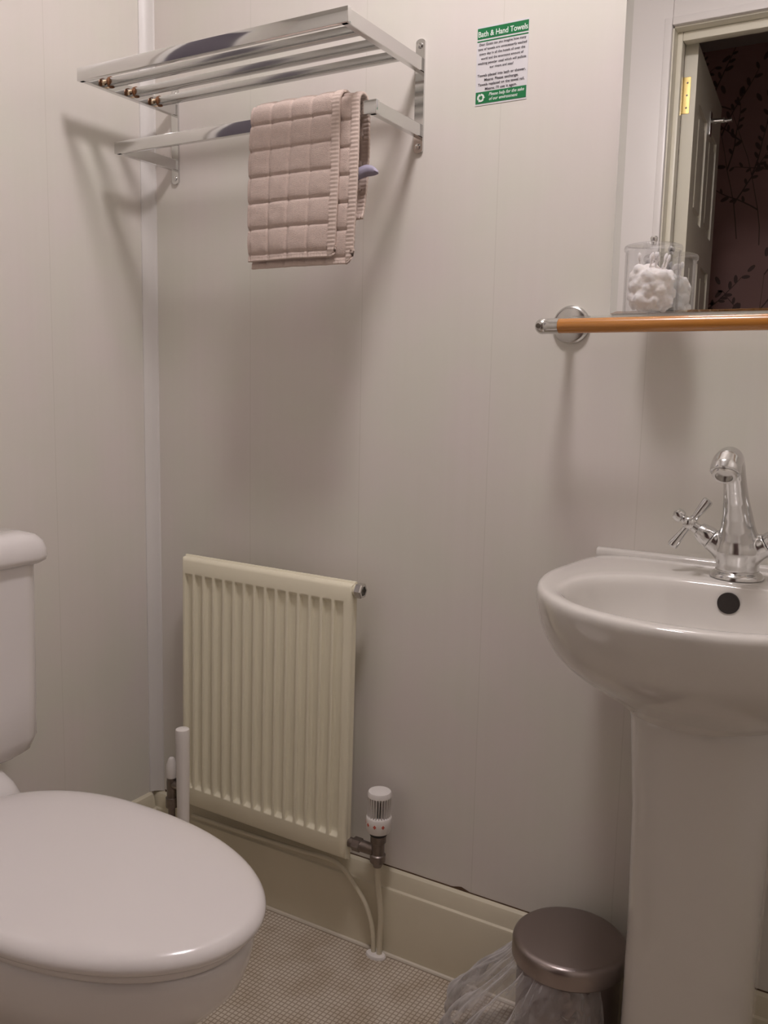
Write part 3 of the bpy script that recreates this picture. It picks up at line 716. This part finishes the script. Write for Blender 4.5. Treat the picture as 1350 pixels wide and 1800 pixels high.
hd = obj('valve_head', bm, 'whitep', v, angle=40)
for k, ang in enumerate((-150, -115, -78, -40)):
    a = math.radians(ang); c = Vector((vx+.0268*math.cos(a), vy+.0268*math.sin(a), .318)); tn = Vector((-math.sin(a), math.cos(a), 0)); rd = Vector((math.cos(a), math.sin(a), 0))
    bm = bmesh.new()
    q = [c-tn*.0036, c+Vector((0, 0, -.0045)), c+tn*.0036, c+Vector((0, 0, .0045))]
    loft(bm, [[p-rd*.001 for p in q], [p+rd*.0004 for p in q]])
# one scale mark object per band position is too fine for parts: keep them as one printed scale
    bm2 = bm if k == 0 else bm2
    if k: 
        me_ = bpy.data.meshes.new('tmp'); bm.to_mesh(me_); bm.free(); bm2.from_mesh(me_); bpy.data.meshes.remove(me_)
me_ = bpy.data.meshes.new('scale_marks'); bm2.to_mesh(me_); bm2.free(); me_.materials.append(M['red'])
o = bpy.data.objects.new('scale_marks', me_); COL.objects.link(o); o.parent = v; o.location = -world_loc(v); o['label'] = 'red scale marks'
# lockshield at lower left
lx, ly = .1, -.05
bm = bmesh.new(); lathe(bm, (lx, ly, .155), (0, 0, 1), [(0, .0085), (.03, .0085), (.031, .0145), (.055, .0145), (.056, .0115), (.095, .0125), (.112, .011)], 24)
lathe(bm, (lx, ly, .245), (1, 0, 0), [(0, .0105), (.028, .0105), (.03, .0145), (.044, .0145), (.046, .011), (.066, .011)], 20)
v = obj('lockshield_valve', bm, 'grey', t, angle=30)
bm = bmesh.new(); lathe(bm, (lx, ly, .262), (0, 0, 1), [(0, .0125), (.003, .0132), (.033, .0125), (.041, .0095), (.046, .0085), (.050, .0055), (.051, 0)], 24); obj('valve_cap', bm, 'whitep', v)['label'] = 'white cap'

# ------------------------------------------------------------------ pipes at the skirting
bm = bmesh.new(); tube(bm, spline([(.15, -.030, .171), (.30, -.030, .172), (.46, -.030, .176), (.55, -.031, .181), (.590, -.034, .172), (.622, -.036, .146), (.652, -.037, .110), (.668, -.037, .070), (.674, -.037, .03), (.675, -.037, .0)], 8), .0053, 12)
tag(obj('heating_pipe', bm, 'skirt'), 'thin cream pipe running under the radiator and bending down to the floor', 'pipe')
bm = bmesh.new(); tube(bm, spline([(vx, vy, .222), (vx, vy+.003, .18), (vx+.001, -.043, .14), (vx+.003, -.038, .09), (vx+.001, -.037, .04), (vx, -.037, .0)], 8), .0062, 12)
tag(obj('heating_pipe', bm, 'skirt'), 'cream pipe dropping straight from the thermostatic valve to the floor', 'pipe')
bm = bmesh.new(); tube(bm, [(lx, ly, .158), (lx, ly, .08), (lx, ly, .0)], .0075, 12)
tag(obj('heating_pipe', bm, 'skirt'), 'short pipe below the white-capped valve in the corner behind the brush handle', 'pipe')
bm = bmesh.new()
ring_ = []
for z, k in ((0, 1.0), (.004, 1.0), (.0065, .9), (.007, .5)):
    ring_.append([Vector((.6825+.0235*k*math.cos(2*PI*i/32), -.040+.0150*k*math.sin(2*PI*i/32), z)) for i in range(32)])
loft(bm, ring_); tag(obj('pipe_collar', bm, 'whitep'), 'small white collar on the floor around both pipe ends', 'pipe collar')

# ------------------------------------------------------------------ toilet
CY = -.690
t = thing('toilet', 'white close-coupled toilet with closed lid beside the left wall', 'toilet', (.4, CY, 0))
NT = 96
def rrect(x0, x1, y0, y1, r, z, n=8):
    out = []
    for (cx, cy, a0) in ((x1-r, y1-r, 0), (x0+r, y1-r, PI/2), (x0+r, y0+r, PI), (x1-r, y0+r, 1.5*PI)):
        for k in range(n+1):
            a = a0+PI/2*k/n; out.append(Vector((cx+r*math.cos(a), cy+r*math.sin(a), z)))
    return out
CW = .228
bm = bmesh.new()
loft(bm, [rrect(.03, .115, CY-CW+.07, CY+CW-.07, .02, .487), rrect(.012, .145, CY-CW+.035, CY+CW-.035, .03, .492), rrect(.006, .162, CY-CW+.014, CY+CW-.014, .035, .506), rrect(.004, .169, CY-CW+.003, CY+CW-.003, .038, .532), rrect(.004, .171, CY-CW+.001, CY+CW-.001, .04, .60), rrect(.004, .174, CY-CW, CY+CW, .038, .878)])
ci = obj('cistern', bm, 'ceramic', t, angle=60)
bm = bmesh.new()
loft(bm, [rrect(.002, .181, CY-CW-.010, CY+CW+.010, .036, .873), rrect(.001, .187, CY-CW-.017, CY+CW+.017, .036, .878), rrect(.001, .1885, CY-CW-.019, CY+CW+.019, .036, .887), rrect(.001, .187, CY-CW-.018, CY+CW+.018, .036, .900), rrect(.001, .183, CY-CW-.013, CY+CW+.013, .036, .915), rrect(.001, .174, CY-CW-.003, CY+CW+.003, .036, .926), rrect(.003, .155, CY-CW+.018, CY+CW-.018, .034, .932)])
obj('cistern_lid', bm, 'ceramic', ci, angle=60)
bm = bmesh.new(); lathe(bm, (.1, CY, .93), (0, 0, 1), [(0, .022), (.004, .022), (.006, .018), (.006, 0)], 24); obj('flush_button', bm, 'chrome', ci)
def egg(xb, xt, hw, z, back=.79, inset=0, cy=CY):
    """egg outline: rounded back at xb, tip at xt"""
    out = []; xm = lerp(xb, xt, .46)
    for i in range(NT):
        th = 2*PI*i/NT; c, s = math.cos(th), math.sin(th)
        if c >= 0: x = xm+(xt-xm)*c**1.0; y = hw*math.copysign(abs(s)**.98, s)
        else: x = xm-(xm-xb)*abs(c)**.62; y = hw*math.copysign(abs(s)**.62, s)*lerp(1, back, abs(c)**1.6)
        out.append(Vector((x, cy+y, z)))
    return out
bm = bmesh.new()
XBK, XTP, HW = .212, .858, .2025
prof = [(.012, .4480), (.004, .4500), (.0, .4560), (-.0005, .4620), (.003, .4690), (.009, .4745), (.020, .4790), (.045, .4825), (.09, .4848)]
loft(bm, [egg(XBK+k, XTP-k, HW-k, z) for k, z in prof])
o = obj('toilet_lid', bm, 'seatp', t, angle=60); md = o.modifiers.new('smooth', 'SUBSURF'); md.levels = md.render_levels = 1
bm = bmesh.new()
loft(bm, [egg(XBK+.026, XTP-.022, HW-.020, .431), egg(XBK+.022, XTP-.018, HW-.016, .434), egg(XBK+.022, XTP-.016, HW-.014, .4445), egg(XBK+.024, XTP-.018, HW-.016, .4485)])
obj('seat', bm, 'seatp', t, angle=60)
for s in (-1, 1):
    bm = bmesh.new(); lathe(bm, (.208, CY+s*.075-.018, .452), (0, 1, 0), [(0, .010), (.036, .010)], 20); box(bm, (.196, CY+s*.075-.012, .428), (.222, CY+s*.075+.012, .450), .003); obj('hinge', bm, 'seatp', t)
bm = bmesh.new()
def panr(xb, xt, hw, z): return egg(xb, xt, hw, z, .8)
loft(bm, [panr(.17, .62, .115, 0), panr(.17, .62, .115, .03), panr(.175, .605, .105, .06), panr(.175, .61, .105, .14), panr(.175, .655, .118, .20), panr(.175, .725, .140, .26), panr(.175, .785, .163, .315), panr(.175, .825, .180, .36), panr(.175, .838, .186, .395), panr(.178, .842, .187, .415), panr(.18, .841, .186, .427), panr(.185, .835, .181, .431)])
obj('pan', bm, 'ceramic', t, angle=60)
bm = bmesh.new()
loft(bm, [rrect(.02, .20, CY-.135, CY+.135, .03, .30), rrect(.015, .20, CY-.15, CY+.15, .03, .40), rrect(.012, .20, CY-.158, CY+.158, .03, .44), rrect(.012, .185, CY-.152, CY+.152, .03, .462), rrect(.014, .160, CY-.145, CY+.145, .03, .480), rrect(.018, .15, CY-.14, CY+.14, .03, .488)])
obj('cistern_shelf', bm, 'ceramic', t, angle=60)

# ------------------------------------------------------------------ toilet brush
bx, by = .280, -.20
t = thing('toilet_brush', 'white toilet brush with long round handle between toilet and radiator', 'toilet brush', (bx, by, 0))
bm = bmesh.new(); lathe(bm, (bx, by, .10), (0, 0, 1), [(0, .008), (.06, .009), (.12, .0125), (.24, .0140), (.355, .0152), (.372, .0152), (.376, .0145), (.378, .011), (.378, 0)], 28); obj('handle', bm, 'whitep', t)
bm = bmesh.new(); lathe(bm, (bx, by, 0), (0, 0, 1), [(0, .055), (.006, .056), (.13, .047), (.132, .046), (.132, .043), (.01, .050), (.01, 0)], 36, cap=(True, False)); obj('holder', bm, 'whitep', t)
bm = bmesh.new(); lathe(bm, (bx, by, .012), (0, 0, 1), [(0, .02), (.015, .034), (.07, .034), (.088, .012)], 24); obj('brush_head', bm, 'whitep', t)

# ------------------------------------------------------------------ pedal bin
px, py, pr, ph = 1.138, -.137, .1, .262
t = thing('pedal_bin', 'small round steel pedal bin with dull lid squeezed beside the pedestal', 'bin', (px, py, 0))
bm = bmesh.new(); lathe(bm, (px, py, 0), (0, 0, 1), [(0, .090), (.012, .092), (.014, .0885), (.222, .0915), (.225, .085)], 64); obj('body', bm, 'steel', t)
bm = bmesh.new(); lathe(bm, (px, py, .224), (0, 0, 1), [(0, .0985), (.002, .1005), (.026, .1005), (.032, .0985), (.036, .094), (.0375, .088), (.039, .0)], 72); obj('lid', bm, 'steel', t)
bm = bmesh.new(); bx0 = .09
d = Vector((-.25, -.97, 0)).normalized(); s = Vector((d.y, -d.x, 0)); c = Vector((px, py, .014))
q = [c+d*.085+s*.022, c+d*.13+s*.02, c+d*.14, c+d*.13-s*.02, c+d*.085-s*.022]
loft(bm, [q, [p+Vector((0, 0, .004)) for p in q]]); obj('pedal', bm, 'black', t)
# thin liner bag spilling out from under the lid
bm = bmesh.new(); NA, NR = 260, 60; V = []
for i in range(NA+1):
    a = math.radians(lerp(150, 322, i/NA)); row = []
    ft = math.sin(PI*i/NA)**.5
    side = max(0, math.cos(a-math.radians(205)))**1.6
    for j in range(NR+1):
        u = j/NR
        fold = (abs(math.sin(a*5.5+1.6*math.sin(a*3+u*1.5)+u*1.6))**.6*2-1)*.75+(abs(math.sin(a*13+u*5+math.sin(u*9)))**.6-.5)*.35+noise.noise(Vector((a*7, u*6, 3)))*.5
        out = .004+side*.115*math.sin(min(1, u*1.25)*PI/2)**1.4+.012*math.sin(u*PI)+fold*(.005+.017*u)*ft
        r_ = .0925+max(out, .0022)
        drop = .222-(.10+.13*side)*u*lerp(.85, 1, noise.noise(Vector((a*2, 5, 0)))*.5+.5)+.006*noise.noise(Vector((a*12, u*5, 1)))
        drop -= .02*math.sin(a*9)*u*u
        x = px+r_*math.cos(a); y = py+r_*math.sin(a)
        k = noise.noise_vector(Vector((x*30, y*30, drop*26)))*.006*u
        x += k.x; y = min(y+k.y, -.0265); drop += k.z
        row.append(bm.verts.new((x, y, max(.003+.004*abs(fold), drop))))
    V.append(row)
for i in range(NA):
    for j in range(NR): bm.faces.new((V[i][j], V[i+1][j], V[i+1][j+1], V[i][j+1]))
tag(obj('bin_liner', bm, 'bag', angle=180), 'crumpled translucent white plastic liner spilling from under the bin lid', 'bin bag')
